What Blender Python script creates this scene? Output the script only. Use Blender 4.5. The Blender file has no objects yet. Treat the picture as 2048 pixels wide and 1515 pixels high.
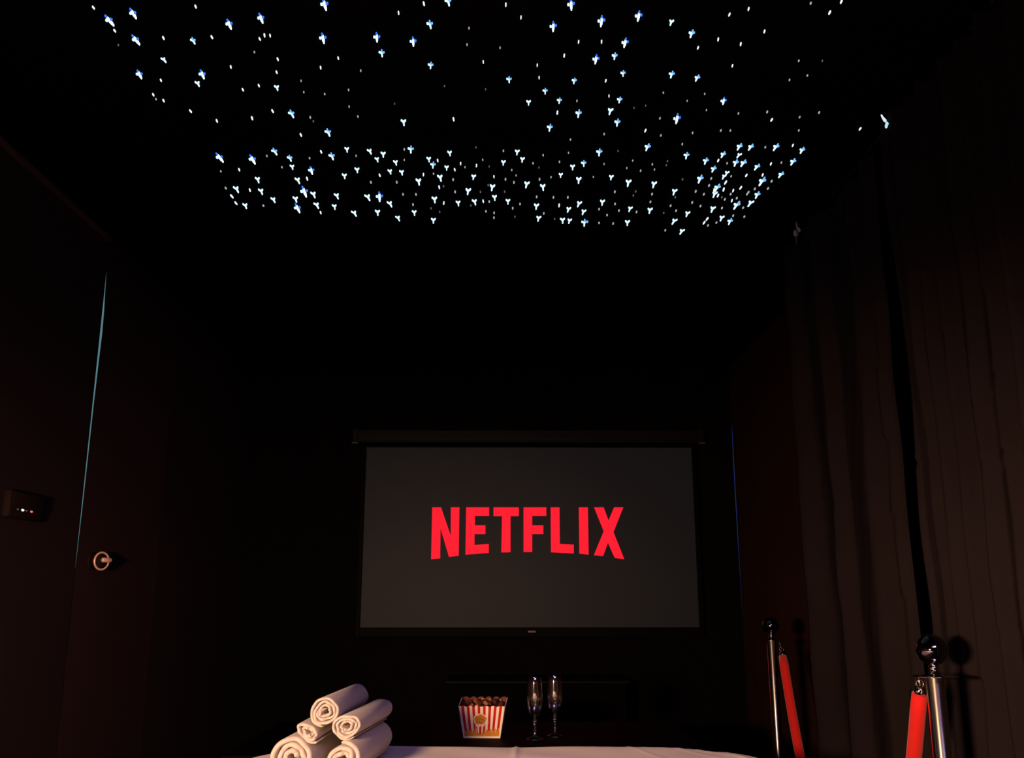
import bpy, bmesh, math, random
from mathutils import Vector, Matrix
from mathutils.geometry import tessellate_polygon

# ------------------------------------------------------------------ camera
sc = bpy.context.scene
col = sc.collection
F_PX, W_PX, H_PX = 1850.0, 2048.0, 1515.0
PITCH, YAW, EYE = math.radians(13.2), math.radians(0.6), 1.05
cd = bpy.data.cameras.new('camera')
cam = bpy.data.objects.new('camera', cd)
col.objects.link(cam)
cam.location = (0, 0, EYE)
cam.rotation_euler = (math.pi / 2 + PITCH, 0, -YAW)
cd.sensor_fit = 'HORIZONTAL'
cd.sensor_width = 36.0
cd.lens = 36.0 * F_PX / W_PX
cd.clip_start = 0.05
sc.camera = cam

# ------------------------------------------------------------------ world, lights, exposure
sc.view_settings.view_transform = 'Standard'
sc.view_settings.look = 'None'
sc.view_settings.gamma = 1.0
sc.view_settings.exposure = 0.0
sc.view_settings.use_curve_mapping = False
wd = bpy.data.worlds.new('daylight_outside')
sc.world = wd
wd.use_nodes = True
_nt = wd.node_tree
_bg = _nt.nodes['Background']
_tc = _nt.nodes.new('ShaderNodeTexCoord')
_sx = _nt.nodes.new('ShaderNodeSeparateXYZ')
_rp = _nt.nodes.new('ShaderNodeValToRGB')         # teal dusk on the door side, deep blue on the other
_rp.color_ramp.elements[0].color = (0.085, 0.20, 0.225, 1)
_rp.color_ramp.elements[0].position = 0.45
_rp.color_ramp.elements[1].color = (0.010, 0.022, 0.100, 1)
_rp.color_ramp.elements[1].position = 0.55
_ma = _nt.nodes.new('ShaderNodeMath')
_ma.operation = 'MULTIPLY_ADD'
_ma.inputs[1].default_value = 0.5
_ma.inputs[2].default_value = 0.5
_nt.links.new(_tc.outputs['Generated'], _sx.inputs[0])
_nt.links.new(_sx.outputs['X'], _ma.inputs[0])
_nt.links.new(_ma.outputs[0], _rp.inputs[0])
_nt.links.new(_rp.outputs[0], _bg.inputs[0])
_bg.inputs[1].default_value = 1.0


def lamp(name, kind, loc, watts, color, target=None, **kw):
    l = bpy.data.lights.new(name, kind)
    l.energy = watts
    l.color = color
    for k, v in kw.items():
        setattr(l, k, v)
    o = bpy.data.objects.new(name, l)
    col.objects.link(o)
    o.location = loc
    if target is not None:
        d = Vector(target) - Vector(loc)
        o.rotation_euler = d.to_track_quat('-Z', 'Y').to_euler()
    return o


# the warm lamp beside the photographer and an added weak violet fill behind, tinting the shaded sides purple
lamp('bedside_lamp', 'AREA', (-0.78, 0.0, 1.075), 124, (1.0, 0.57, 0.32), target=(-0.05, 2.0, 0.75),
     shape='RECTANGLE', size=0.22, size_y=0.11)
lamp('violet_fill_light', 'AREA', (0.5, -0.7, 2.45), 7.5, (0.70, 0.44, 1.0), target=(-0.30, 2.3, 0.72),
     shape='RECTANGLE', size=1.8, size_y=1.0, spread=math.radians(72))

# ------------------------------------------------------------------ materials


def mat(name, color, rough=0.6, metal=0.0, spec=0.5, emit=None, strength=0.0, noise=None, bump=None,
        trans=0.0, ior=1.45, sheen=0.0):
    m = bpy.data.materials.new(name)
    m.use_nodes = True
    nt = m.node_tree
    b = nt.nodes['Principled BSDF']
    b.inputs['Base Color'].default_value = (*color, 1)
    b.inputs['Roughness'].default_value = rough
    b.inputs['Metallic'].default_value = metal
    b.inputs['Specular IOR Level'].default_value = spec
    b.inputs['IOR'].default_value = ior
    b.inputs['Transmission Weight'].default_value = trans
    if sheen:
        b.inputs['Sheen Weight'].default_value = sheen
    if emit:
        b.inputs['Emission Color'].default_value = (*emit, 1)
        b.inputs['Emission Strength'].default_value = strength
    tc = nt.nodes.new('ShaderNodeTexCoord')
    if noise:                                   # (scale, colour B, detail)
        n = nt.nodes.new('ShaderNodeTexNoise')
        n.inputs['Scale'].default_value = noise[0]
        n.inputs['Detail'].default_value = noise[2]
        nt.links.new(tc.outputs['Object'], n.inputs['Vector'])
        mx = nt.nodes.new('ShaderNodeMix')
        mx.data_type = 'RGBA'
        mx.inputs[6].default_value = (*color, 1)
        mx.inputs[7].default_value = (*noise[1], 1)
        nt.links.new(n.outputs[0], mx.inputs[0])
        nt.links.new(mx.outputs[2], b.inputs['Base Color'])
    if bump:                                    # (scale, strength, distance)
        n = nt.nodes.new('ShaderNodeTexNoise')
        n.inputs['Scale'].default_value = bump[0]
        n.inputs['Detail'].default_value = 4
        nt.links.new(tc.outputs['Object'], n.inputs['Vector'])
        bp = nt.nodes.new('ShaderNodeBump')
        bp.inputs['Strength'].default_value = bump[1]
        bp.inputs['Distance'].default_value = bump[2]
        nt.links.new(n.outputs[0], bp.inputs['Height'])
        nt.links.new(bp.outputs['Normal'], b.inputs['Normal'])
    return m


def add_gloss(m):
    # extra gloss mixed in to strengthen the highlights: clear glass with a share of mirror-like surface reflection
    nt = m.node_tree
    b = nt.nodes['Principled BSDF']
    g = nt.nodes.new('ShaderNodeBsdfGlossy')
    g.inputs['Roughness'].default_value = .06
    g.inputs['Color'].default_value = (1, .98, .95, 1)
    x = nt.nodes.new('ShaderNodeMixShader')
    x.inputs[0].default_value = .28
    nt.links.new(b.outputs[0], x.inputs[1])
    nt.links.new(g.outputs[0], x.inputs[2])
    nt.links.new(x.outputs[0], nt.nodes['Material Output'].inputs['Surface'])
    return m


def brushed(m):
    nt = m.node_tree
    b = nt.nodes['Principled BSDF']
    t = nt.nodes.new('ShaderNodeTangent')
    t.direction_type = 'RADIAL'
    t.axis = 'Z'
    nt.links.new(t.outputs[0], b.inputs['Tangent'])
    b.inputs['Anisotropic'].default_value = .92
    b.inputs['Anisotropic Rotation'].default_value = .25
    return m


M = {
    'wall': mat('black_wall_paint', (.0035, .0030, .0028), .8, spec=.03, noise=(3.0, (.0028, .0026, .0025), 3), bump=(60, .15, .004)),
    'wall_warm': mat('brown_black_wall_cloth', (.031, .0180, .0200), .9, spec=.03, noise=(2.2, (.023, .0155, .0175), 3), bump=(60, .15, .004)),
    'wall_red': mat('dark_red_black_wall_cloth', (.034, .0135, .0105), .9, spec=.03, noise=(3.0, (.024, .0110, .0090), 3), bump=(60, .15, .004)),
    'ceil': mat('black_ceiling_cloth', (.004, .004, .0045), .95, spec=.02),
    'floor': mat('black_carpet', (.006, .005, .005), .95, spec=.02, bump=(300, .5, .004)),
    'door': mat('black_door_paint', (.042, .0222, .0245), .9, spec=.03, noise=(2.0, (.033, .0195, .0220), 2)),
    'trim': mat('dark_trim_paint', (.075, .048, .040), .5, spec=.25),
    'jamb': mat('door_jamb_paint', (.02, .02, .02), .7),
    'curtain': mat('black_blackout_cloth', (.0165, .0120, .0140), .95, spec=.03, noise=(9, (.0120, .0094, .0110), 4), bump=(420, .25, .002)),
    'case': mat('black_case_plastic', (.0050, .0042, .0040), .45, spec=.12),
    'bezel': mat('black_bezel_plastic', (.0014, .0013, .0013), .5, spec=.03),
    'display': mat('dark_display', (.0020, .0018, .0020), .5, spec=.20, emit=(1.0, .92, .95), strength=.0045),
    'letter': mat('red_letter_light', (.02, .001, .001), .6, spec=.1, emit=(1.0, .0135, .032), strength=1.0),
    'plate': mat('dull_plate', (.05, .035, .035), .4),
    'plate2': mat('dull_plate_mark', (.10, .05, .05), .4),
    'table': mat('black_satin_lacquer', (.0016, .0013, .0012), .60, spec=.015),
    'edge': mat('dark_satin_edge', (.004, .0036, .0032), .5, spec=.06),
    'sheet': mat('white_cotton_sheet', (.78, .70, .68), .9, spec=.1, bump=(900, .12, .001), sheen=.1),
    'ticking': mat('mattress_ticking', (.55, .52, .50), .9),
    'towel': mat('cream_terry_cotton', (.47, .42, .385), .95, spec=.05, bump=(700, .45, .002), sheen=.15),
    'chrome': mat('polished_chrome', (.80, .77, .72), .07, metal=1.0),
    'pole': brushed(mat('polished_steel_tube', (.92, .86, .76), .36, metal=1.0)),
    'ball': mat('black_mirror_ball', (.34, .32, .31), .05, metal=1.0),
    'velvet': mat('red_velvet', (.62, .016, .014), .8, spec=.1, bump=(900, .2, .001), sheen=.2),
    'glass': add_gloss(mat('clear_glass', (1, 1, 1), .0, trans=1.0, ior=1.6)),
    'card': mat('cream_card', (.74, .66, .55), .6, spec=.2),
    'cardred': mat('red_print', (.42, .006, .006), .55, spec=.2),
    'cardgold': mat('gold_print', (.60, .27, .03), .55, spec=.2, noise=(120, (.42, .15, .02), 2)),
    'cardbrown': mat('brown_print', (.22, .07, .015), .55, spec=.2),
    'cardin': mat('card_inside', (.12, .018, .012), .8),
    'corn': mat('caramel_popcorn', (.34, .15, .06), .6, spec=.3, noise=(70, (.16, .05, .02), 3)),
    'corndark': mat('dark_caramel_popcorn', (.050, .014, .007), .5, spec=.3),
    'cornpale': mat('pale_popcorn', (.72, .52, .34), .7, spec=.2),
    'brass': mat('satin_brass', (1.0, .62, .50), .32, metal=.30),
    'dark': mat('black_plastic', (.017, .0095, .0100), .7, spec=.04),
    'ledw': mat('white_indicator', (.1, .1, .1), .4, emit=(1.0, .85, .78), strength=1.3),
    'ledr': mat('red_indicator', (.1, .0, .0), .4, emit=(1.0, .16, .16), strength=1.0),
    'ledd': mat('dim_indicator', (.1, .1, .1), .4, emit=(.5, .4, .36), strength=.14),
    'lampblack': mat('black_enamel', (.02, .02, .02), .5, spec=.2),
    'hook': mat('grey_hook_plastic', (.55, .68, .75), .4),
    'cord': mat('grey_cord', (.30, .27, .28), .8),
    'st_core': mat('star_core_light', (.1, .1, .1), .5, emit=(.62, .84, 1.0), strength=3.0),
    'st_blue': mat('star_blue_light', (.0, .0, .0), .5, emit=(.035, .20, 1.0), strength=1.1),
    'st_pale': mat('star_pale_light', (.1, .1, .1), .5, emit=(.55, .80, 1.0), strength=1.5),
    'st_white': mat('star_white_light', (.1, .1, .1), .5, emit=(.80, .88, 1.0), strength=1.15),
    'st_dim': mat('star_dim_light', (.0, .0, .0), .5, emit=(.90, .92, 1.0), strength=.42),
    'st_sky': mat('star_sky_light', (.0, .0, .0), .5, emit=(.16, .46, 1.0), strength=1.25),
    'st_faint': mat('star_faint_light', (.0, .0, .0), .5, emit=(.9, .85, .8), strength=.13),
    'fib_cyan': mat('cyan_fibre_light', (.1, .1, .1), .5, emit=(.50, .86, 1.0), strength=.95),
    'fib_white': mat('white_fibre_light', (.1, .1, .1), .5, emit=(.85, .93, 1.0), strength=.9),
}

# ------------------------------------------------------------------ helpers


def empty(name, loc, rz=0.0):
    o = bpy.data.objects.new(name, None)
    o.empty_display_size = .05
    col.objects.link(o)
    o.location = loc
    o.rotation_euler = (0, 0, rz)
    return o


def tag(o, label, cat, group=None, kind=None):
    o['label'] = label
    o['category'] = cat
    if group:
        o['group'] = group
    if kind:
        o['kind'] = kind
    return o


def obj(name, bm, mats, parent=None, smooth=True, loc=None):
    me = bpy.data.meshes.new(name)
    bmesh.ops.recalc_face_normals(bm, faces=bm.faces[:])
    bm.to_mesh(me)
    bm.free()
    for m in (mats if isinstance(mats, (list, tuple)) else [mats]):
        me.materials.append(M[m])
    if smooth:
        for p in me.polygons:
            p.use_smooth = True
    o = bpy.data.objects.new(name, me)
    col.objects.link(o)
    if parent is not None:
        o.parent = parent
    if loc is not None:
        o.location = loc
    return o


def struct(name, bm, mats, parent=None, smooth=False):
    o = obj(name, bm, mats, parent, smooth)
    o['kind'] = 'structure'
    return o


def B():
    return bmesh.new()


def box(bm, x0, x1, y0, y1, z0, z1, bev=0.0, seg=2, mi=0):
    n0 = len(bm.faces)
    r = bmesh.ops.create_cube(bm, size=1.0)
    vs = r['verts']
    for v in vs:
        v.co = Vector((x0 + (v.co.x + .5) * (x1 - x0), y0 + (v.co.y + .5) * (y1 - y0), z0 + (v.co.z + .5) * (z1 - z0)))
    fs = list({f for v in vs for f in v.link_faces})
    for f in fs:
        f.material_index = mi
    if bev:
        es = list({e for v in vs for e in v.link_edges})
        bmesh.ops.bevel(bm, geom=es, offset=bev, segments=seg, profile=.5, affect='EDGES')
    return bm


def prism(bm, poly, d0, d1, axes, mi=0):
    """Extrude a polygon (a,b pairs) between d0 and d1; axes maps (a,b,d) to xyz."""
    A = [bm.verts.new(axes(a, b, d0)) for a, b in poly]
    C = [bm.verts.new(axes(a, b, d1)) for a, b in poly]
    n = len(poly)
    fs = [bm.faces.new(A), bm.faces.new(C[::-1])]
    for i in range(n):
        fs.append(bm.faces.new((A[i], C[i], C[(i + 1) % n], A[(i + 1) % n])))
    for f in fs:
        f.material_index = mi
    return bm


def lathe(bm, prof, n=32, c=(0, 0, 0), mi=0, close=False):
    """Revolve (radius, z) pairs about z."""
    rings = []
    for r, z in prof:
        if r < 1e-6:
            rings.append([bm.verts.new((c[0], c[1], c[2] + z))])
        else:
            rings.append([bm.verts.new((c[0] + r * math.cos(2 * math.pi * k / n), c[1] + r * math.sin(2 * math.pi * k / n), c[2] + z)) for k in range(n)])
    pairs = list(zip(rings, rings[1:]))
    if close:
        pairs.append((rings[-1], rings[0]))
    for a, b in pairs:
        for k in range(n):
            k2 = (k + 1) % n
            if len(a) == 1 and len(b) == 1:
                continue
            if len(a) == 1:
                f = bm.faces.new((a[0], b[k], b[k2]))
            elif len(b) == 1:
                f = bm.faces.new((a[k], b[0], a[k2]))
            else:
                f = bm.faces.new((a[k], b[k], b[k2], a[k2]))
            f.material_index = mi
    return bm


def tube(bm, pts, rad, n=12, mi=0, cap=True):
    """Sweep a circle along points; rad is a number or a list."""
    pts = [Vector(p) for p in pts]
    rads = rad if isinstance(rad, (list, tuple)) else [rad] * len(pts)
    rings = []
    up = Vector((0, 0, 1))
    u = None
    for i, p in enumerate(pts):
        t = (pts[min(i + 1, len(pts) - 1)] - pts[max(i - 1, 0)]).normalized()
        if u is None:
            u = t.cross(up)
            if u.length < 1e-3:
                u = t.cross(Vector((1, 0, 0)))
        u = (u - t * u.dot(t)).normalized()
        w = t.cross(u)
        rings.append([bm.verts.new(p + (u * math.cos(2 * math.pi * k / n) + w * math.sin(2 * math.pi * k / n)) * rads[i]) for k in range(n)])
    for a, b in zip(rings, rings[1:]):
        for k in range(n):
            f = bm.faces.new((a[k], a[(k + 1) % n], b[(k + 1) % n], b[k]))
            f.material_index = mi
    if cap:
        bm.faces.new(rings[0][::-1]).material_index = mi
        bm.faces.new(rings[-1]).material_index = mi
    return bm


def ball(bm, c, r, mi=0, seg=32, scale=(1, 1, 1), jitter=0, rnd=None):
    res = bmesh.ops.create_uvsphere(bm, u_segments=seg, v_segments=seg // 2, radius=r)
    for v in res['verts']:
        k = 1 + (rnd.uniform(-jitter, jitter) if rnd else 0)
        v.co = Vector((v.co.x * scale[0] * k + c[0], v.co.y * scale[1] * k + c[1], v.co.z * scale[2] * k + c[2]))
    for f in {f for v in res['verts'] for f in v.link_faces}:
        f.material_index = mi
    return bm


def torus(bm, c, R, r, normal, n=40, m=10, mi=0):
    nz = Vector(normal).normalized()
    u = nz.cross(Vector((0, 0, 1))).normalized()
    w = nz.cross(u)
    rings = []
    for i in range(n):
        a = 2 * math.pi * i / n
        d = u * math.cos(a) + w * math.sin(a)
        rings.append([bm.verts.new(Vector(c) + d * (R + r * math.cos(2 * math.pi * k / m)) + nz * r * math.sin(2 * math.pi * k / m)) for k in range(m)])
    for i in range(n):
        a, b = rings[i], rings[(i + 1) % n]
        for k in range(m):
            bm.faces.new((a[k], a[(k + 1) % m], b[(k + 1) % m], b[k])).material_index = mi
    return bm


def hash01(i, s=0):
    return (math.sin(i * 12.9898 + s * 78.233) * 43758.5453) % 1.0


# ------------------------------------------------------------------ room shell
XL, XR, YB, YF, ZC = -1.65, 1.49, 5.90, -1.60, 2.53
DY0, DY1, DZ = 3.665, 4.52, 2.42          # the doorway in the left wall
struct('floor', box(B(), XL - .2, XR + .2, YF - .1, YB + .1, -.1, 0), 'floor')
struct('ceiling', box(B(), XL - .2, XR + .2, YF - .1, YB + .1, ZC, ZC + .1), 'ceil')
# the back wall stops a hair short of the corner at head height: a thin line of dusk light
bm = B()
_e = [(0, 0), (.9, 0), (1.15, .0012), (1.35, .003), (1.6, .0048), (1.9, .0048), (2.05, .003), (2.15, 0), (ZC, 0)]
prism(bm, [(XL - .2, ZC), (XL - .2, 0)] + [(XR - g, z) for z, g in _e], YB, YB + .1, lambda a, b, d: (a, d, b))
struct('wall_back', bm, 'wall')
struct('wall_front', box(B(), XL - .2, XR + .2, YF - .1, YF, 0, ZC), 'wall')
bm = box(B(), XL - .04, XL, YF, DY0, 0, ZC)
box(bm, XL - .04, XL, DY1, YB, 0, ZC)
box(bm, XL - .04, XL, DY0, DY1, DZ, ZC)
struct('wall_left', bm, 'wall_warm')
struct('wall_right', box(B(), XR, XR + .1, YF - .1, YB, 0, ZC), 'wall_red')

# door leaf: slightly bowed, so daylight shows along its edge between knee height and the head
door = empty('door_1', (XL, DY0, 0))
door['kind'] = 'structure'
bm = B()
zs = [0, .4, .8, 1.08, 1.2, 1.4, 1.6, 1.8, 2.0, 2.1, 2.2, 2.3, 2.38, DZ - .004]
gs = [.0, .0, .0, .001, .006, .011, .013, .015, .020, .024, .020, .009, .003, 0]
a = []
for z, g in zip(zs, gs):
    y = g + .0005
    a.append([bm.verts.new((-.002, y, z)), bm.verts.new((-.036, y + .12, z)),
              bm.verts.new((-.036, DY1 - DY0 - .0002, z)), bm.verts.new((-.0002, DY1 - DY0 - .0002, z))])
for p, q in zip(a, a[1:]):
    for k in range(4):
        bm.faces.new((p[k], p[(k + 1) % 4], q[(k + 1) % 4], q[k]))
bm.faces.new(a[0])
bm.faces.new(a[-1][::-1])
obj('door_leaf', bm, 'door', door, smooth=False)['kind'] = 'structure'
# round knob: rose, tilted ring and a short turn
K = Vector((.042, .134, 1.187))
nrm = Vector((.88, -.47, 0)).normalized()
bm = B()
tube(bm, [(-.002, K.y, K.z), (.006, K.y, K.z), (.007, K.y, K.z)], [.034, .034, .03], 32)
tube(bm, [(.004, K.y, K.z), K - nrm * .012], .013, 16)
obj('door_rose', bm, 'dark', door)
bm = torus(B(), K, .0335, .0042, nrm)
obj('door_knob_ring', bm, 'brass', door)
bm = B()
tube(bm, [K - nrm * .014, K - nrm * .004, K + nrm * .001], [.012, .030, .032], 32)
obj('door_knob_cup', bm, 'dark', door)
sd = nrm.cross(Vector((0, 0, 1)))
sd = sd if sd.x > 0 else -sd
p0 = K + nrm * .010 + Vector((0, 0, .004)) - sd * .004
bm = tube(B(), [p0 - sd * .003, p0, p0 + sd * .037, p0 + sd * .040], [.006, .0095, .0095, .007], 14)
obj('door_turn', bm, 'brass', door)

# a strip of trim high on the near part of the left wall
struct('trim_1', box(B(), XL, XL + .018, -1.0, DY0 - .02, ZC - .046, ZC - .024, .004), 'trim')
struct('baseboard_left', box(B(), XL, XL + .015, YF, DY0 - .03, 0, .09, .003), 'wall')
struct('baseboard_back', box(B(), XL, XR - .01, YB - .015, YB, 0, .09, .003), 'wall')

# ------------------------------------------------------------------ television and the casing above it
TX0, TX1, TZ0, TZ1, TY = -.858, 1.199, .865, 1.966, 5.80
tv = empty('television', ((TX0 + TX1) / 2, TY, TZ0))
tag(tv, 'huge flat television on the back wall showing big red letters on grey', 'television')
hw, hh = (TX1 - TX0) / 2, TZ1 - TZ0
bm = box(B(), -hw - .004, hw + .004, .012, .062, -.004, hh + .002, .006)
obj('back_shell', bm, 'bezel', tv, smooth=False)
bm = B()
box(bm, -hw - .030, -hw, -.004, .05, -.055, hh + .004, .003)
box(bm, hw, hw + .030, -.004, .05, -.055, hh + .004, .003)
box(bm, -hw - .002, hw + .002, -.004, .05, -.055, 0, .004)
box(bm, -hw, hw, -.004, .05, hh, hh + .004)
obj('bezel', bm, 'bezel', tv, smooth=False)
bm = box(B(), -hw, hw, .004, .014, 0, hh)
scr = obj('display', bm, 'display', tv, smooth=False)
bm = box(B(), -.3, .3, .06, YB - TY - .002, .3, .75)
obj('wall_bracket', bm, 'bezel', tv, smooth=False)
bm = box(B(), -.014, .034, -.0065, -.003, -.030, -.018, .001)
mk = obj('maker_plate', bm, 'plate', tv, smooth=False)
bm = B()
for i in range(4):
    box(bm, -.010 + i * .0105, -.004 + i * .0105, -.0075, -.006, -.028, -.020)
obj('plate_mark', bm, 'plate2', mk, smooth=False)
LET = [
    [(-0.6072, 0.7236), (-0.5518, 0.7236), (-0.489, 0.5488), (-0.4916, 0.7237), (-0.4373, 0.7237), (-0.438, 0.4269), (-0.4985, 0.4201), (-0.5529, 0.5931), (-0.552, 0.4111), (-0.6078, 0.4055)],
    [(-0.3956, 0.7238), (-0.2521, 0.7239), (-0.2518, 0.6699), (-0.3407, 0.6698), (-0.3402, 0.6127), (-0.2745, 0.6127), (-0.2742, 0.5592), (-0.342, 0.5591), (-0.3414, 0.4923), (-0.2532, 0.4991), (-0.2528, 0.4438), (-0.3969, 0.4336)],
    [(-0.2255, 0.7239), (-0.0669, 0.7241), (-0.067, 0.6689), (-0.119, 0.6689), (-0.1189, 0.4484), (-0.1761, 0.4472), (-0.1721, 0.6688), (-0.2252, 0.6688)],
    [(-0.0379, 0.7241), (0.1046, 0.7243), (0.1042, 0.6702), (0.0163, 0.6702), (0.016, 0.6129), (0.0852, 0.613), (0.0848, 0.5594), (0.0157, 0.5594), (0.0152, 0.4496), (-0.0387, 0.4496)],
    [(0.1313, 0.7243), (0.1869, 0.7243), (0.1866, 0.4994), (0.2727, 0.4949), (0.2719, 0.4407), (0.1309, 0.4485)],
    [(0.3075, 0.7245), (0.3643, 0.7245), (0.3635, 0.434), (0.3062, 0.4396)],
    [(0.4026, 0.7246), (0.463, 0.7246), (0.4912, 0.6431), (0.528, 0.7247), (0.586, 0.7247), (0.5207, 0.5723), (0.583, 0.4059), (0.5236, 0.4149), (0.4845, 0.5063), (0.4527, 0.425), (0.3955, 0.4306), (0.4596, 0.5768)]]
for ch in LET:
    bm = B()
    P2 = [Vector((a, b, 0)) for a, b in ch]
    fr = [bm.verts.new((a, .0005, b)) for a, b in ch]
    bk = [bm.verts.new((a, .0045, b)) for a, b in ch]
    for tri in tessellate_polygon([P2]):
        bm.faces.new([fr[t] for t in tri])
    for k in range(len(ch)):
        k2 = (k + 1) % len(ch)
        bm.faces.new((fr[k], fr[k2], bk[k2], bk[k]))
    obj('letter', bm, 'letter', scr, smooth=False)

cs = empty('projection_screen_case', (.165, 5.758, 1.973))
tag(cs, 'long black roller blind case mounted on the wall just above the television', 'screen case')
bm = B()
box(bm, -1.085, 1.085, -.045, .138, .018, .096, .012, 3)
obj('case_body', bm, 'case', cs, smooth=False)
bm = box(B(), -1.08, 1.08, -.050, -.030, .010, .026, .004)
obj('pull_bar', bm, 'case', cs, smooth=False)
for s in (-1, 1):
    bm = box(B(), s * 1.083 - .018, s * 1.083 + .018, -.052, .139, .006, .100, .006)
    e = obj('end_cap', bm, 'case', cs, smooth=False)
    bm = box(B(), s * 1.083 - .020, s * 1.083 + .020, -.058, -.046, .000, .012, .002)
    obj('cap_clip', bm, 'plate', e, smooth=False)

# ------------------------------------------------------------------ low media cabinet on the back wall
md = empty('media_cabinet', (.20, 5.62, 0))
tag(md, 'low black cabinet on the floor under the television, only its top edge showing', 'cabinet')
obj('body', box(B(), -.50, .50, -.20, .20, .05, .577, .004), 'table', md, smooth=False)
obj('top_board', box(B(), -.515, .515, -.215, .21, .577, .589, .002), 'edge', md, smooth=False)
for s in (-1, 1):
    d = obj('door', box(B(), s * .25 - .243, s * .25 + .243, -.218, -.20, .07, .555, .003), 'table', md, smooth=False)
    obj('handle', tube(B(), [(s * .04, -.232, .30), (s * .04, -.232, .42)], .005, 10), 'edge', d)
for x in (-.45, .45):
    for y in (-.16, .16):
        obj('foot', lathe(B(), [(0, 0), (.018, 0), (.022, .05), (0, .05)], 16, (x, y, 0)), 'table', md)

# ------------------------------------------------------------------ black table behind the bed
TT = .620
tb = empty('console_table', (-.06, 3.10, 0))
tag(tb, 'black glossy table behind the bed holding the popcorn box and glasses', 'table')
obj('table_top', box(B(), -.72, .66, -.36, .34, TT - .035, TT, .004), 'table', tb, smooth=False)
obj('apron', box(B(), -.68, .62, -.31, .29, TT - .13, TT - .035), 'table', tb, smooth=False)
for x in (-.66, .60):
    for y in (-.30, .28):
        obj('leg', box(B(), x - .03, x + .03, y - .03, y + .03, 0, TT - .13, .004), 'table', tb, smooth=False)

# ------------------------------------------------------------------ bed with white sheet
BT = .680
bed = empty('bed', (-.018, 1.52, 0), math.radians(-3.2))
tag(bed, 'bed under a tight white sheet with rolled towels stacked on its end', 'bed')


def round_rect(hx, hy, rad, n=14, ex=2.3):
    pts = []
    for cx, cy, a0 in ((hx - rad, hy - rad, 0), (-hx + rad, hy - rad, 90), (-hx + rad, -hy + rad, 180), (hx - rad, -hy + rad, 270)):
        for k in range(n + 1):
            a = math.radians(a0 + 90 * k / n)
            c, s = math.cos(a), math.sin(a)
            pts.append((cx + rad * math.copysign(abs(c) ** (2 / ex), c), cy + rad * math.copysign(abs(s) ** (2 / ex), s)))
    return pts


bm = prism(B(), round_rect(.620, .985, .30), .34, BT - .012, lambda a, b, d: (a, b, d))
obj('mattress', bm, 'ticking', bed)
# the sheet: a fine grid drawn over the mattress, with a pressed fold line and pulled wrinkles
bm = B()
NX, NY = 220, 180


def sheet_z(x, y):
    z = BT
    z += .0030 * math.exp(-((x - .002 + .02 * (y - .9)) / .0055) ** 2)                  # pressed fold along the bed
    z += .0020 * math.exp(-((y - .62) / .004) ** 2)
    for k in range(9):                                                                  # drag lines near the far corner
        ph = hash01(k, 3)
        d = (x - .18 - .04 * k) + (.9 - .5 * ph) * (y - .93)
        z += .0022 * hash01(k, 5) * math.exp(-(d / .006) ** 2) * max(0, 1 - ((y - .90) / .13) ** 2)
    z += .0016 * math.sin(7 * x + 3 * y) * math.sin(5 * y - 2 * x) + .0010 * math.sin(31 * y + 4 * math.sin(6 * x))
    return z


HX, HY, RC, RE = .662, 1.010, .33, .050
gr = {}
for i in range(-NX // 2, NX // 2 + 1):
    for j in range(-NY // 2, NY // 2 + 1):
        u, v = i / (NX / 2), j / (NY / 2)
        # square to rounded rectangle: clamp to the corner circle
        x, y = u * HX, v * HY
        ax, ay = abs(x) - (HX - RC), abs(y) - (HY - RC)
        if ax > 0 and ay > 0:
            m_ = max(ax, ay)
            l_ = math.hypot(ax, ay)
            k_ = m_ / l_
            x = math.copysign(HX - RC + ax * k_, x)
            y = math.copysign(HY - RC + ay * k_, y)
            ax, ay = ax * k_, ay * k_
            e = RC - m_
        else:
            e = min(HX - abs(x), HY - abs(y))
        z = sheet_z(x, y)
        if e < RE:
            q = 1 - e / RE
            z -= RE * (1 - math.sqrt(max(0, 1 - q * q))) * .9
        gr[i, j] = bm.verts.new((x, y, z))
for i in range(-NX // 2, NX // 2):
    for j in range(-NY // 2, NY // 2):
        bm.faces.new((gr[i, j], gr[i + 1, j], gr[i + 1, j + 1], gr[i, j + 1]))
bd = [e for e in bm.edges if e.is_boundary]
ex = bmesh.ops.extrude_edge_only(bm, edges=bd)['geom']
for v in [g for g in ex if isinstance(g, bmesh.types.BMVert)]:
    v.co.z = .36 + .004 * math.sin(40 * (v.co.x + v.co.y))
obj('sheet', bm, 'sheet', bed)
bm = prism(B(), round_rect(.58, .96, .28), .12, .335, lambda a, b, d: (a, b, d))
obj('bed_base', bm, 'table', bed, smooth=False)
for x in (-.45, .45):
    for y in (-.88, .88):
        obj('leg', box(B(), x - .035, x + .035, y - .035, y + .035, 0, .12, .004), 'table', bed, smooth=False)

# ------------------------------------------------------------------ rolled towels


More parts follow.
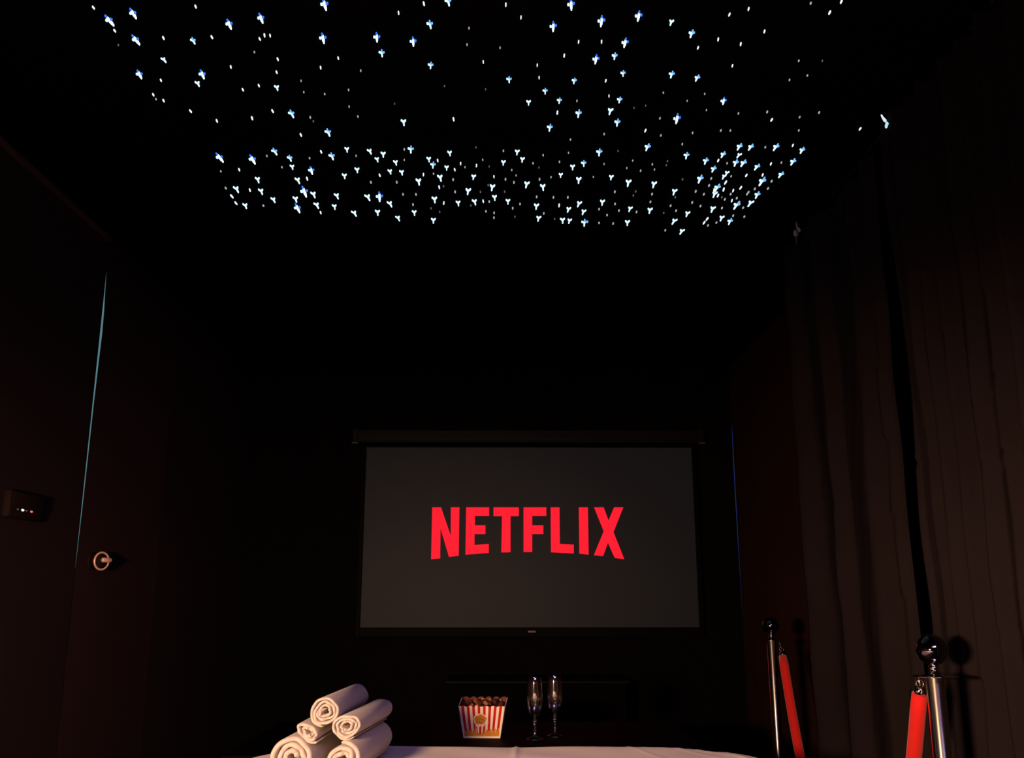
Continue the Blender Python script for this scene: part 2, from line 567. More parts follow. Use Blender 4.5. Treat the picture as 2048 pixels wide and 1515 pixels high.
def towel(label, c, L, rx, rz, tilt, yaw, turns, start, seed, core=.12):
    """One long strip wound from the middle outward; its cross-section has soft rounded rims."""
    rnd = random.Random(seed)
    per = 44
    n = int(turns * per)
    th_frac = .67
    pitch = 1.0 / (turns + core * turns)
    bm = B()
    prof = []
    m = 5
    for k in range(m + 1):
        a = math.pi / 2 + math.pi * k / m
        prof.append((math.cos(a), math.sin(a), 0))
    for k in range(m + 1):
        a = -math.pi / 2 + math.pi * k / m
        prof.append((math.cos(a), math.sin(a), 1))
    rings = []
    ph = [rnd.uniform(0, 6.28) for _ in range(8)]
    rm = (rx + rz) / 2
    ct, st = math.cos(tilt), math.sin(tilt)
    cy, sy = math.cos(yaw), math.sin(yaw)

    def pos(i):
        t = i / n
        a = start + 2 * math.pi * turns * (t - 1)
        r = core + (1 - core - pitch * .5) * t
        wob = 1 + (1 - t * .75) * (.14 * math.sin(2 * a + ph[0]) + .10 * math.sin(3 * a + ph[1])) + .016 * math.sin(5 * a + ph[2] + t * 9)
        r *= wob
        x, z = r * math.cos(a) * rx, r * math.sin(a) * rz
        return x * ct - z * st, x * st + z * ct
    for i in range(n + 1):
        t = i / n
        x, z = pos(i)
        x1, z1 = pos(min(i + 1, n))
        x0, z0 = pos(max(i - 1, 0))
        tx, tz = x1 - x0, z1 - z0
        l = math.hypot(tx, tz) or 1
        nx, nz = tz / l, -tx / l
        th = pitch * rm * th_frac / 2
        if i < 3:
            th *= (.45, .75, .93)[i]
        if i > n - 3:
            th *= (.93, .75, .40)[i - n + 2]
        yo = .006 * math.sin(ph[3] + t * 8) * (1 - .4 * t) + .004 * math.sin(ph[4] + 11 * t * turns) + .012 * (t - 1) * math.sin(ph[5]) + .0028 * math.sin(i * .9 + ph[6])
        row = []
        for a_, b_, side in prof:
            yy = (yo + th * 1.5 * a_ + th * 1.5) if side == 0 else (L + th * 1.5 * a_ - .010 * (1 - t) - th * 1.5)
            px, pz = x + nx * th * b_, z + nz * th * b_
            row.append(bm.verts.new((c[0] + px * cy + yy * sy, c[1] - px * sy + yy * cy, c[2] + pz)))
        rings.append(row)
    k = len(prof)
    for p, q in zip(rings, rings[1:]):
        for j in range(k):
            bm.faces.new((p[j], p[(j + 1) % k], q[(j + 1) % k], q[j]))
    bm.faces.new(rings[0])
    bm.faces.new(rings[-1][::-1])
    base = Vector((c[0], c[1] + L / 2, c[2]))
    for v in bm.verts:
        v.co -= base
    o = obj('rolled_towel', bm, 'towel', None, loc=base)
    return tag(o, label, 'towel', 'rolled towels on the bed')


R = math.radians
towel('large cream rolled towel at the left foot of the stack, its loose spiral facing out', (-.428, 2.020, BT + .0475), .31, .0490, .0475, 0, R(3), 2.6, R(215), 11, .20)
towel('large cream rolled towel at the right foot of the stack, nearest the open sheet', (-.327, 2.020, BT + .0425), .31, .0425, .0425, 0, R(6), 2.5, R(95), 23, .20)
towel('small flattened oval cream towel roll tilted on the left of the stack', (-.400, 2.030, BT + .0950), .30, .0350, .0180, R(-33), R(2), 2.15, R(-28), 5, .2)
towel('cream rolled towel in the middle row of the stack, right of the flattened roll', (-.3205, 2.030, BT + .1070), .31, .0385, .0268, R(14), R(6), 3.3, R(-75), 37, .18)
towel('topmost cream rolled towel crowning the stack on the bed', (-.3680, 2.035, BT + .1355), .30, .0345, .0345, 0, R(4), 3.4, R(260), 49, .18)

# ------------------------------------------------------------------ popcorn box
pb = empty('popcorn_box', (-.059, 3.115, TT), R(-3))
tag(pb, 'red and cream striped popcorn box standing on the black table', 'popcorn box')
HB, WB, WT = .118, .0575, .0765           # height, half width at the base and at the rim (before the scallops)
N_ST = 17


def box_pt(s, w, z, side):
    """A point on a side wall: s in -1..1 across, z up; side 0 front, 1 right, 2 back, 3 left."""
    h = WB + (WT - WB) * z / .118 + w
    a, b = s * (h - w) + 0 * w, -h
    for _ in range(side):
        a, b = -b, a
    return (a, b, z)


for side in range(4):
    bm = B()
    n = 17 * 4
    zlv = 8
    for lay, w in ((0, 0.0), (1, -.0012)):
        vs = {}
        for i in range(n + 1):
            s = -1 + 2 * i / n
            if side == 0:
                top = .0935 + .0035 * abs(math.sin((s + 1) * math.pi * 3))
            elif side == 2:
                top = .104 + .006 * abs(math.sin((s + 1) * math.pi * 3))
            else:
                f = (s + 1) / 2 if side == 1 else 1 - (s + 1) / 2
                top = .0935 + .0105 * f + (.0035 + .0025 * f) * abs(math.sin((s + 1) * math.pi * 3))
            for j in range(zlv + 1):
                vs[i, j] = bm.verts.new(box_pt(s, w, top * j / zlv, side))
        for i in range(n):
            for j in range(zlv):
                f = bm.faces.new((vs[i, j], vs[i + 1, j], vs[i + 1, j + 1], vs[i, j + 1]))
                if lay == 1:
                    f.material_index = 2
                else:
                    st = i // 4
                    f.material_index = 1 if (st % 2 == 1 and j >= 1) else 0
        if lay == 0:
            outer = vs
        else:
            for i in range(n):
                bm.faces.new((outer[i, zlv], outer[i + 1, zlv], vs[i + 1, zlv], vs[i, zlv])).material_index = 0
                bm.faces.new((outer[i, 0], outer[i + 1, 0], vs[i + 1, 0], vs[i, 0]))
            for i in (0, n):
                for j in range(zlv):
                    bm.faces.new((outer[i, j], outer[i, j + 1], vs[i, j + 1], vs[i, j]))
    obj('side_panel', bm, ['card', 'cardred', 'cardin'], pb, smooth=False)
obj('box_floor', box(B(), -WB + .001, WB - .001, -WB + .001, WB - .001, 0, .002), 'card', pb, smooth=False)
# printed decoration on the front: a gold band at the foot and a round gold emblem over a little striped cup


def on_front(a, z, lift=.0004):
    h = WB + (WT - WB) * z / .118
    return (a, -h - lift, z)


def flat(bm, poly, lift, mi=0):
    bm.faces.new([bm.verts.new(on_front(a, z, lift)) for a, z in poly]).material_index = mi


bm = B()
r_ = random.Random(4)
xs = [-.0545 + .109 * i / 18 for i in range(19)]
for i in range(18):
    zt = .023 + (.004 if i % 2 else 0) + r_.uniform(-.0015, .0015) + .004 * abs(i - 9) / 9
    flat(bm, [(xs[i], .0095), (xs[i + 1], .0095), ((xs[i] + xs[i + 1]) / 2 + .0035, zt * .92), ((xs[i] + xs[i + 1]) / 2 - .001, zt)], .0005, 0)
flat(bm, [(-.0535, .006), (.0535, .006), (.0545, .0145), (-.0545, .0145)], .0004, 0)
obj('gold_band', bm, 'cardgold', pb, smooth=False)


def blob(cx, cz, rx, rz, ph, n=36, k=.08, f=5):
    return [(cx + rx * (1 + k * math.sin(f * t + ph)) * math.cos(t), cz + rz * (1 + k * math.sin(f * t + ph)) * math.sin(t)) for t in [2 * math.pi * i / n for i in range(n)]]


bm = B()
flat(bm, blob(-.004, .0555, .0215, .0185, .6, k=.05), .0006, 0)
flat(bm, blob(-.004, .0555, .0190, .0160, .6, k=.05), .0009, 1)
for (cx, cz, r) in ((-.011, .059, .006), (.001, .0605, .0065), (.008, .055, .005), (-.003, .0505, .006), (-.012, .0505, .0045)):
    flat(bm, blob(cx, cz, r, r * .8, cx * 900, 20, .2, 4), .0011, 2)
    flat(bm, blob(cx + .0006, cz + .0006, r * .72, r * .55, cx * 700, 20, .2, 4), .0013, 1)
for (cx, cz, r) in ((.015, .046, .0055), (.016, .053, .004)):
    flat(bm, blob(cx, cz, r, r, cx * 500, 20, .15, 4), .0012, 3)
obj('emblem', bm, ['card', 'cardgold', 'cardbrown', 'card'], pb, smooth=False)
bm = B()
flat(bm, [(-.0185, .0385), (.0085, .0385), (.0050, .0125), (-.0140, .0125)], .0007, 0)
flat(bm, [(-.0145, .0375), (-.0075, .0375), (-.0085, .0140), (-.0120, .0140)], .0010, 1)
flat(bm, [(-.0010, .0375), (.0050, .0375), (.0025, .0140), (-.0015, .0140)], .0010, 1)
for cx in (-.0145, -.006, .003):
    flat(bm, blob(cx, .0385, .0048, .0035, cx * 900, 20, .15, 4), .0012, 1)
obj('printed_cup', bm, ['cardred', 'card'], pb, smooth=False)
# popcorn heaped inside
bm = B()
r_ = random.Random(8)
for k in range(46):
    x, y = r_.uniform(-.056, .056), r_.uniform(-.056, .056)
    z = .080 + r_.uniform(0, .010) + (.010 if y > 0 else 0)
    rr = r_.uniform(.0075, .0105)
    mi = r_.choice((0, 0, 1, 1, 1, 2))
    for q in range(3):
        ball(bm, (x + r_.uniform(-.004, .004), y + r_.uniform(-.004, .004), z + r_.uniform(-.003, .004)), rr * r_.uniform(.55, .85), seg=10, jitter=.18, rnd=r_, mi=mi)
pc = obj('popcorn', bm, ['corn', 'corndark', 'cornpale'], None, loc=(-.059, 3.115, TT))
tag(pc, 'brown caramel popcorn heaped inside the striped box', 'popcorn', kind='stuff')

# ------------------------------------------------------------------ champagne flutes


def flute_bm():
    out = [(0.0, 0.0), (.0265, 0.0), (.0280, .0012), (.0278, .0022), (.020, .0042), (.010, .0078), (.0050, .0130), (.0040, .022), (.0046, .0250), (.0040, .028),
           (.0036, .040), (.0044, .050), (.0056, .0535), (.0044, .057), (.0052, .061), (.0100, .0655), (.0160, .0730), (.0205, .0830), (.0232, .0950), (.0242, .1080),
           (.0243, .125), (.0236, .145), (.0224, .165), (.0212, .1815), (.0208, .1825)]
    inn = [(.0201, .1815), (.0213, .165), (.0225, .145), (.0232, .125), (.0231, .108), (.0220, .0955), (.0192, .0840), (.0148, .0745), (.0085, .0685), (0.0, .0665)]
    return lathe(B(), out + inn, 48)


g1 = obj('champagne_flute', flute_bm(), 'glass', None, loc=(.1025, 3.03, TT))
tag(g1, 'clear champagne flute on the black table, the one nearer the popcorn box', 'glass', 'champagne flutes on the table')
g2 = g1.copy()
col.objects.link(g2)
g2.location = (.1675, 3.09, TT)
g2.rotation_euler.z = 1.0
tag(g2, 'clear champagne flute set slightly further back, away from the popcorn box', 'glass', 'champagne flutes on the table')

# ------------------------------------------------------------------ added unseen lamp body; its wide shade blocks light from upper walls and curtains (beside the bed, behind the photographer)
fl = empty('added_lamp_body', (-.80, -.02, 0))
tag(fl, 'added unseen lamp body whose wide flat black shade keeps the upper walls dark', 'floor lamp')
obj('base', lathe(B(), [(0, 0), (.13, 0), (.13, .012), (.03, .022), (0, .022)], 40), 'lampblack', fl)
obj('pole', lathe(B(), [(0, .02), (.009, .02), (.009, 1.135), (0, 1.135)], 16, (-.02, -.06, 0)), 'lampblack', fl)
obj('light_blocking_shade', lathe(B(), [(0, 1.150), (.30, 1.142), (.36, 1.128), (.362, 1.131), (.30, 1.146), (0, 1.155)], 64), 'lampblack', fl)

# ------------------------------------------------------------------ chrome posts and the velvet rope
HP = .963
RP = [Vector((1.010, 2.25, 0)), Vector((1.140, 4.05, 0))]


def post(loc, hook_dir, label):
    s = empty('barrier_post', loc)
    tag(s, label, 'barrier post', 'chrome barrier posts')
    obj('base', lathe(B(), [(0, 0), (.160, 0), (.162, .006), (.158, .012), (.10, .030), (.035, .045), (.024, .055), (0, .055)], 48), 'chrome', s)
    obj('pole', lathe(B(), [(0, .05), (.0205, .05), (.0205, HP - .094), (0, HP - .094)], 40), 'pole', s)
    # collar: thin notched disc with a turned neck above
    bm = lathe(B(), [(0, HP - .096), (.050, HP - .096), (.0515, HP - .0945), (.050, HP - .093), (.024, HP - .092), (.021, HP - .088), (.013, HP - .084),
                     (.0105, HP - .078), (.0135, HP - .0755), (.0105, HP - .073), (.0095, HP - .068), (.012, HP - .064), (0, HP - .064)], 40)
    c = obj('collar', bm, 'chrome', s)
    obj('ball_top', ball(B(), (0, 0, HP - .0355), .0355, seg=48), 'ball', s)
    for k in range(4):
        a = math.atan2(hook_dir[1], hook_dir[0]) + k * math.pi / 2
        p = Vector((math.cos(a) * .043, math.sin(a) * .043, HP - .0945))
        obj('collar_loop', torus(B(), p, .0075, .0016, (0, 0, 1), 20, 8), 'chrome', c)
    return s


d0 = Vector((-.55, .84, 0)).normalized()
d1 = Vector((.50, -.87, 0)).normalized()
post(RP[0], d0, 'chrome ball-topped rope post nearest the camera, in front of the near curtain')
post(RP[1], d1, 'thin chrome ball-topped rope post further back, past the far edge of the curtain')

E0 = RP[0] + d0 * .043 + Vector((0, 0, HP - .0945))
E1 = RP[1] + d1 * .043 + Vector((0, 0, HP - .0945))
S0 = E0 + Vector((.002, .006, -.045))
S1 = E1 + Vector((.006, -.020, -.062))
span = Vector((S1.x - S0.x, S1.y - S0.y, 0))
half = span.length / 2
ud = span.normalized()
A_ = half / 1.42
dz = S1.z - S0.z


def rope_pt(t, off=0.0):
    q = (t - .5) * 2 * half
    z = A_ * math.cosh(q / A_) - A_ * math.cosh(half / A_)
    p = S0 + ud * (t * 2 * half)
    return Vector((p.x, p.y, S0.z + z + dz * t))


mid = rope_pt(.5)
rp = empty('velvet_rope', (mid.x, mid.y, mid.z))
tag(rp, 'red velvet rope slung low between the two chrome posts', 'rope')


def local(p):
    return Vector(p) - mid


pts = [rope_pt(i / 80) for i in range(81)]
# straight first centimetres so each end hangs from its cap
n_ = len(pts)
obj('rope_sleeve', tube(B(), [local(p) for p in pts], [.0185 * (.93 if i in (0, n_ - 1) else 1) for i in range(n_)], 24), 'velvet', rp)
for E, S, nx in ((E0, S0, rope_pt(.012)), (E1, S1, rope_pt(.988))):
    t = (S - nx).normalized()
    bm = tube(B(), [local(S - t * .004), local(S + t * .016), local(S + t * .019), local(S + t * .024)], [.0125, .0125, .008, .004], 20)
    cp = obj('end_cap', bm, 'chrome', rp)
    a = S + t * .024
    up = (E - a)
    bm = tube(B(), [local(a - t * .004), local(a + up * .35), local(a + up * .7), local(E + Vector((0, 0, -.002)))], .0024, 10)
    torus(bm, local(a + up * .15), .0085, .0018, ud, 20, 8)
    obj('snap_hook', bm, 'chrome', cp)

# ------------------------------------------------------------------ curtains along the right wall


def sstep(t):
    t = max(0.0, min(1.0, t))
    return t * t * (3 - 2 * t)


def fold_x(crests, y, z, z1, seed):
    """Each fold springs out at its crest, turns back quickly and comes forward again slowly."""
    hz = z / z1
    for k, ((ya, xa), (yb, xb)) in enumerate(zip(crests, crests[1:])):
        if yb <= y <= ya:
            w = ya - yb
            u = (ya - y) / w
            depth = min(.060, .42 * w) * (.75 + .5 * hash01(k, seed)) * (1 - .25 * hz)
            turn = .30 + .12 * math.sin(1.3 * z + k * 2.1 + seed)
            d = sstep(u / turn) * (1 - sstep((u - turn) / (1.02 - turn)) * (.86 - .2 * math.sin(1.7 * z + 3 * k)))
            return xa + (xb - xa) * sstep((u - .2) / .8) + depth * d
    return crests[-1][1]


def curtain(crests, z0, z1, seed, creases, label, base):
    ys0, ys1 = crests[0][0], crests[-1][0]
    ny = int((ys0 - ys1) / .006)
    nz = 160
    bm = B()
    g = {}
    for i in range(ny + 1):
        y = ys0 + (ys1 - ys0) * i / ny
        for j in range(nz + 1):
            z = z0 + (z1 - z0) * j / nz
            ysh = y + .007 * math.sin(1.9 * z + 2.3 * y + seed) + .003 * math.sin(6.1 * z + 5 * y)
            x = fold_x(crests, max(min(ysh, ys0), ys1), z, z1, seed)
            x += .0035 * math.sin(9 * y + 2.1 * z + seed) + .0022 * math.sin(13 * z - 9 * y + 2 * seed) + .0012 * math.sin(41 * y + 17 * z)
            for zc, ya, yb, s in creases:
                if yb < y < ya:
                    w = math.sin(math.pi * (y - yb) / (ya - yb))
                    dd = (z - zc - s * (y - yb)) / .009
                    x += .0045 * w * (math.exp(-dd * dd) - .6 * math.exp(-(dd - 1.8) ** 2))
            g[i, j] = bm.verts.new((x - base[0], y - base[1], z))
    for i in range(ny):
        for j in range(nz):
            bm.faces.new((g[i, j], g[i + 1, j], g[i + 1, j + 1], g[i, j + 1]))
    o = obj('curtain', bm, 'curtain', None, loc=(base[0], base[1], 0))
    md_ = o.modifiers.new('thickness', 'SOLIDIFY')
    md_.thickness = .003
    md_.offset = 1
    tag(o, label, 'curtain', 'black curtains on the long rail')
    return o


far = [(3.628, 1.17), (3.313, 1.18), (3.0, 1.195), (2.808, 1.182), (2.7729999999999997, 1.215)]
near = [(2.543, 1.14), (2.483, 1.15), (2.417, 1.155), (2.342, 1.16), (2.226, 1.165), (2.134, 1.17), (2.02, 1.165), (1.9, 1.18), (1.78, 1.17), (1.62, 1.18), (1.5, 1.18)]
curtain(far, .015, 2.468, .7, [(1.38, 3.33, 2.86, -.02), (.80, 3.70, 3.34, .01), (1.39, 3.70, 3.36, .03), (1.05, 3.68, 3.45, .25)],
        'black pleated curtain hanging behind and beside the further chrome post', (1.22, 3.15))
curtain(near, .015, 2.468, 2.3, [(1.41, 2.66, 2.40, .0), (1.62, 2.30, 2.02, -.5), (1.30, 2.36, 2.05, .35), (1.45, 2.28, 1.9, -.3), (.95, 2.4, 2.1, .1), (2.0, 2.5, 1.9, .2)],
        'black curtain with creased folds hanging behind the nearer chrome post', (1.19, 2.1))

rl = empty('curtain_rail', (1.215, 2.60, 2.487))
tag(rl, 'slim black curtain rail fixed under the ceiling above both curtains', 'curtain rail')
obj('rail', tube(B(), [(0, -1.15, 0), (0, 1.15, 0)], .010, 14), 'case', rl)
for y in (-1.0, 0, 1.0):
    obj('bracket', box(B(), -.008, .008, y - .012, y + .012, .004, ZC - 2.487, .002), 'case', rl, smooth=False)
for s in (-1, 1):
    obj('finial', ball(B(), (0, s * 1.155, 0), .014, seg=20), 'case', rl)

# a pale hook with a bit of cord at the far end of the rail, and a loose glowing fibre above the near curtain
hk = empty('curtain_hook', (1.186, 3.50, 2.556))
tag(hk, 'small pale hook with a short cord hanging under the ceiling at the curtain end', 'hook')
bm = tube(B(), [(.005, 0, -.026), (.006, 0, -.042), (.006, 0, -.052), (.012, -.002, -.058), (.016, -.002, -.066), (.010, 0, -.072)], [.003, .003, .004, .006, .006, .003], 10)
obj('hook_clip', bm, 'hook', hk)
bm = B()
ball(bm, (.000, 0, -.076), .011, seg=16, scale=(.95, .8, 1.35))
obj('hook_body', bm, 'hook', hk)
obj('cord', tube(B(), [(.0005, 0, -.086), (0, 0, -.10), (-.0005, 0, -.125)], [.0028, .0022, .0020], 8), 'cord', hk)

fb = empty('fibre_light', (1.134, 2.50, 2.462))
tag(fb, 'loose bent fibre light glowing white and cyan high above the near curtain', 'fibre light')
obj('white_tip', tube(B(), [(-.004, 0, -.012), (-.001, 0, -.020), (.006, 0, -.032), (.008, 0, -.034)], [.0020, .0030, .0046, .003], 12), 'fib_white', fb)
obj('cyan_tip', tube(B(), [(.009, 0, -.036), (.011, 0, -.041), (.0075, 0, -.049), (.007, 0, -.055)], [.0030, .0046, .0042, .0030], 12), 'fib_cyan', fb)
obj('strand', tube(B(), [(-.014, 0, ZC - 2.462), (-.011, 0, .03), (-.006, 0, -.008), (-.004, 0, -.013)], .0010, 8), 'dark', fb)

# ------------------------------------------------------------------ box on the left wall beside the door
wb = empty('wall_control_box', (XL, 3.190, 1.355))
tag(wb, 'small black control box with tiny lights on the wall before the door', 'control box')
bm = box(B(), 0, .030, -.115, .115, -.052, .040, .010, 3)
obj('housing', bm, 'dark', wb)
bm = box(B(), .030, .036, -.105, .105, -.018, .034, .005, 3)
obj('cover', bm, 'dark', wb)
for y, m, r in ((-.030, 'ledw', .0050), (.030, 'ledr', .0046), (-.062, 'ledd', .0032), (-.004, 'ledd', .0030)):
    obj('indicator_light', ball(B(), (.030, y, -.0225), r, seg=14, scale=(.8, 1.9, .8)), m, wb)

# ------------------------------------------------------------------ star ceiling
# kinds: B bright with side lobes, M four-armed, Y three-armed, D drop, P point, F faint point
STARS = """
B174,2093 B-459,2099 B354,2139 B-965,2142 B-637,2159 B259,2162 B-1039,2173 B-728,2186 B133,2187 B-344,2241 B-491,2247 B334,2259 B-247,2260 B-1003,2260 
B262,2340 B-876,2430 B-1059,2432 B676,2562 B553,2672 B-981,2957 B-871,2970 B-684,3053 B-746,3233 B-470,3275 B-804,3385 M-141,2082 M-195,2180 M508,2214 
M-848,2261 M-340,2315 M313,2323 M-208,2375 M348,2411 M490,2415 M568,2433 M17,2447 M209,2452 M126,2510 M356,2558 M172,2564 M237,2642 M-666,2653 
M366,2697 M151,2733 M-573,2772 M798,2857 M922,2858 M837,2859 M488,2863 M1018,2880 M-314,2888 M329,2902 M-780,2908 M756,2914 M632,2923 M-591,2941 
M-739,2957 M707,2963 M1013,2966 M815,2976 M842,2978 M283,2986 M-247,3004 M898,3007 M748,3025 M1001,3068 M717,3106 M948,3124 M796,3180 M962,3241 
M907,3337 M920,3496 M331,3515 Y444,2163 Y-961,2354 Y-905,2478 Y-676,2498 Y78,2575 Y335,2624 Y-319,2701 Y-531,2889 Y48,2902 Y-455,2902 Y-183,2912 
Y812,2918 Y-412,2923 Y67,2957 Y-258,2958 Y-438,2962 Y1,2981 Y-376,2985 Y246,3013 Y-746,3023 Y-200,3023 Y-520,3044 Y-404,3056 Y803,3057 Y-363,3062 
Y208,3078 Y799,3085 Y-573,3093 Y392,3094 Y-107,3096 Y-228,3104 Y276,3117 Y-894,3127 Y-749,3131 Y-309,3136 Y460,3138 Y556,3151 Y87,3156 Y148,3178 
Y-40,3182 Y-994,3209 Y643,3214 Y-131,3217 Y-907,3227 Y799,3235 Y-716,3253 Y-630,3265 Y-32,3273 Y-514,3276 Y-262,3293 Y-793,3296 Y-879,3303 Y19,3308 
Y383,3312 Y-109,3314 Y956,3316 Y-173,3326 Y294,3328 Y-437,3336 Y-723,3352 Y130,3352 Y-1002,3360 Y-657,3365 Y822,3372 Y498,3374 Y257,3382 Y578,3387 
Y318,3405 Y-496,3418 Y732,3419 Y-351,3419 Y-589,3428 Y878,3461 Y143,3471 Y-421,3475 Y241,3490 Y693,3495 Y269,3495 Y-281,3496 Y506,3511 Y744,3602 
D863,2072 D-204,2092 D6,2094 D634,2105 D-793,2110 D-1058,2117 D849,2118 D590,2129 D-273,2131 D46,2147 D702,2202 D-1044,2217 D-647,2234 D-632,2235 
D586,2240 D-792,2244 D-925,2249 D-664,2251 D269,2254 D206,2255 D653,2261 D539,2280 D171,2322 D-466,2341 D-638,2348 D-57,2356 D656,2368 D97,2371 
D-782,2389 D-525,2390 D-657,2415 D105,2436 D302,2451 D-1008,2462 D-727,2488 D-781,2512 D321,2536 D-1060,2543 D-1041,2577 D170,2637 D-722,2637 
D-979,2640 D856,2675 D-158,2682 D-798,2682 D-915,2700 D1160,2730 D464,2749 D-666,2790 D976,2845 D-622,2909 D750,2959 D-228,2969 D941,2983 D-149,2992 
D-94,3007 D-172,3040 D-940,3048 D936,3071 D878,3075 D-287,3081 D-445,3088 D-33,3095 D-713,3119 D817,3135 D884,3179 D-237,3186 D824,3195 D789,3199 
D862,3204 D-947,3219 D815,3249 D-1030,3275 D879,3294 D-76,3310 D-229,3329 D-1032,3338 D218,3346 D-722,3425 D822,3472 D818,3510 P787,2079 P-92,2195 
P-100,2271 P-9,2285 P-695,2313 P838,2340 P-412,2404 P887,2416 P842,2440 P-596,2460 P-464,2509 P483,2515 P609,2520 P-601,2523 P-540,2533 P564,2561 
P226,2565 P-1061,2568 P-478,2606 P635,2616 P828,2625 P992,2627 P740,2635 P940,2656 P-460,2667 P498,2668 P-612,2674 P964,2742 P741,2745 P710,2745 
P621,2762 P332,2773 P520,2780 P224,2812 P602,2840 P887,2859 P-336,2887 P1,2894 P224,2906 P138,2925 P-507,2936 P-815,2940 P-671,2955 P-71,2961 
P452,2962 P-344,2965 P975,2972 P197,2974 P786,2979 P105,2986 P355,2989 P525,2990 P-135,3019 P439,3020 P-783,3026 P539,3030 P31,3040 P491,3040 
P-1009,3061 P-250,3073 P825,3082 P47,3083 P327,3092 P174,3096 P757,3101 P133,3114 P9,3115 P-182,3120 P983,3121 P40,3141 P-390,3144 P-485,3146 
P762,3160 P987,3183 P939,3187 P-1032,3201 P723,3211 P923,3216 P420,3218 P-180,3225 P922,3233 P860,3234 P759,3236 P563,3237 P-378,3249 P-329,3249 
P128,3266 P192,3270 P247,3270 P892,3270 P849,3281 P911,3307 P568,3308 P730,3312 P-53,3312 P434,3329 P66,3333 P652,3343 P-349,3343 P769,3345 P939,3359 
P-932,3359 P857,3363 P38,3373 P377,3378 P682,3390 P457,3392 P-67,3404 P528,3404 P-35,3419 P162,3422 P415,3436 P919,3437 P966,3446 P-36,3467 P343,3504 
P868,3508 P391,3516 P449,3522 P840,3537 P674,3591 F-1061,2283 F905,2340 F-175,2484 F-53,2501 F-335,2588 F441,2591 F407,2605 F-607,2699 F-92,2870 
F392,2891 F574,2965 F575,2996 F-49,3013 F127,3019 F654,3109 F-55,3165 F-220,3176 F498,3214 F6,3221 F-85,3224 F494,3250 F833,3262 F656,3264 F-125,3349 
F-282,3378 F-250,3411 F637,3412 F48,3456 F208,3478
"""
SIZE = {0: (1.30, 2.15), 1: (1.58, 3.10), 2: (1.90, 4.40)}      # mm per drawing unit, across and along the room


def limb(bm, x0, y0, x1, y1, w0, w1, ux, uy, mi=0, h=.004):
    """A rounded bar between two points, lying under the ceiling."""
    d = Vector((x1 - x0, y1 - y0))
    if d.length < 1e-4:
        d = Vector((0, .01))
    d.normalize()
    n = Vector((-d.y, d.x))
    pl = []
    for k in range(7):
        a = math.pi / 2 + math.pi * k / 6
        v = n * math.sin(a) + d * math.cos(a)
        pl.append((x0 + v.x * w0, y0 + v.y * w0))
    for k in range(7):
        a = -math.pi / 2 + math.pi * k / 6
        v = n * math.sin(a) + d * math.cos(a)
        pl.append((x1 + v.x * w1, y1 + v.y * w1))
    prism(bm, [(a * ux / 1000, b * uy / 1000) for a, b in pl], 0, -h, lambda a, b, dd: (a, b, dd), mi)


def star_bm(kind, row):
    ux, uy = SIZE[row]
    bm = B()
    L = lambda *a, **k: limb(bm, *a, ux, uy, **k)
    if kind == 'B':
        L(0, -4.5, 0, 7.5, 1.9, 1.1, mi=0)
        L(0, 1, 0, 4, 2.1, 1.8, mi=0, h=.0043)
        L(-5.0, -1.0, -3.6, -.6, 1.7, 1.2, mi=2)
        L(3.8, -2.0, 4.8, -2.6, 1.2, 1.6, mi=1)
        L(-.4, -8.6, -.2, -7.0, 1.3, 1.5, mi=1)
        L(-3.4, -.4, 3.4, -1.8, .8, .8, mi=1, h=.0038)
    elif kind == 'M':
        L(0, -1, 0, 5.6, 1.5, 1.2, mi=0)
        L(-4.2, -1.9, 0, -.6, 1.2, 1.1, mi=1, h=.0038)
        L(0, -.6, 4.2, -1.9, 1.1, 1.1, mi=2, h=.0036)
        L(.6, -5.6, 0, -1, 1.1, 1.1, mi=2, h=.0034)
    elif kind == 'Y':
        L(0, 0, 0, 5.0, 1.35, 1.1, mi=0)
        L(-3.2, -2.8, 0, 0, 1.15, 1.2, mi=0, h=.0038)
        L(0, 0, 3.2, -2.8, 1.2, 1.15, mi=0, h=.0036)
    elif kind == 'D':
        L(0, -2.2, 0, 1.9, 1.55, 1.35, mi=0)
    elif kind == 'P':
        L(0, -.5, 0, .5, 1.45, 1.45, mi=0)
    else:
        L(0, -.2, 0, .2, 1.25, 1.25, mi=0)
    return bm


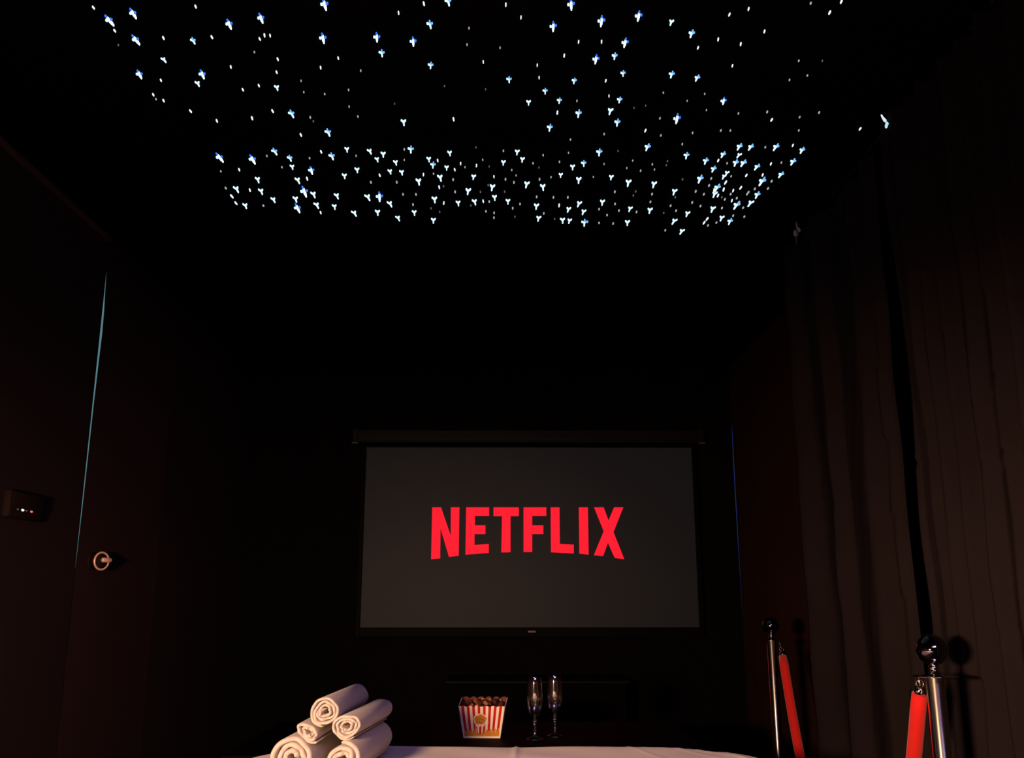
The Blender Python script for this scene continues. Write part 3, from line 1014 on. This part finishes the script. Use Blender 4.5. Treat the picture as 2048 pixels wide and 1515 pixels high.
KMAT = {'B': ['st_core', 'st_blue', 'st_pale'], 'M': ['st_pale', 'st_pale', 'st_sky'], 'Y': ['st_pale'], 'D': ['st_white'], 'P': ['st_dim'], 'F': ['st_faint']}
LOOK = {'B': 'bright star light with blue side lobes', 'M': 'blue-white four-armed star light', 'Y': 'pale three-armed star light',
        'D': 'white drop-shaped star light', 'P': 'tiny white star light'}


def place(x, y):
    if y > 2.83:                                   # the crowded belt nearest the screen wall
        if x > .70:
            return 'in the dense right-hand cluster of the far belt'
        return ('at the left end of the far belt' if x < -.42 else 'mid-left in the far belt' if x < 0 else 'mid-right in the far belt')
    side = 'left' if x < -.35 else 'middle' if x < .30 else 'right'
    return 'in the sparse %s of the near ceiling' % side


proto = {}
rest = B()
n_point = 0
for tok in STARS.split():
    k = tok[0]
    x, y = (int(v) / 1000 for v in tok[1:].split(','))
    row = 0 if y < 2.62 else 1 if y < 3.10 else 2
    if k == 'P':
        n_point += 1
    if k == 'F' or (k == 'P' and n_point > 65):    # the faintest ones past three hundred
        b2 = star_bm(k, row)
        me = bpy.data.meshes.new('tmp')
        b2.to_mesh(me)
        b2.free()
        me.transform(Matrix.Translation((x, y, ZC - .0005)))
        n0 = len(rest.faces)
        rest.from_mesh(me)
        rest.faces.ensure_lookup_table()
        for f in rest.faces[n0:]:
            f.material_index = 1 if k == 'F' else 0
        bpy.data.meshes.remove(me)
        continue
    if (k, row) not in proto:
        o = obj('star_light', star_bm(k, row), KMAT[k], None, smooth=False)
        proto[k, row] = o
    else:
        o = proto[k, row].copy()
        col.objects.link(o)
    o.location = (x, y, ZC - .0005)
    s = (1.04 if k in 'BMY' else .78) + .22 * hash01(x * 91 + y * 37)
    o.scale = (s, s, 1)
    o.rotation_euler.z = (hash01(x * 57 - y * 13) - .5) * .22
    w = place(x, y)
    tag(o, '%s %s' % (LOOK[k], w), 'star light', '%ss %s' % (LOOK[k], w))
o = obj('faint_star_lights', rest, ['st_dim', 'st_faint'], None, smooth=False)
tag(o, 'scatter of the faintest pinprick star lights over the black ceiling', 'star lights', kind='stuff')
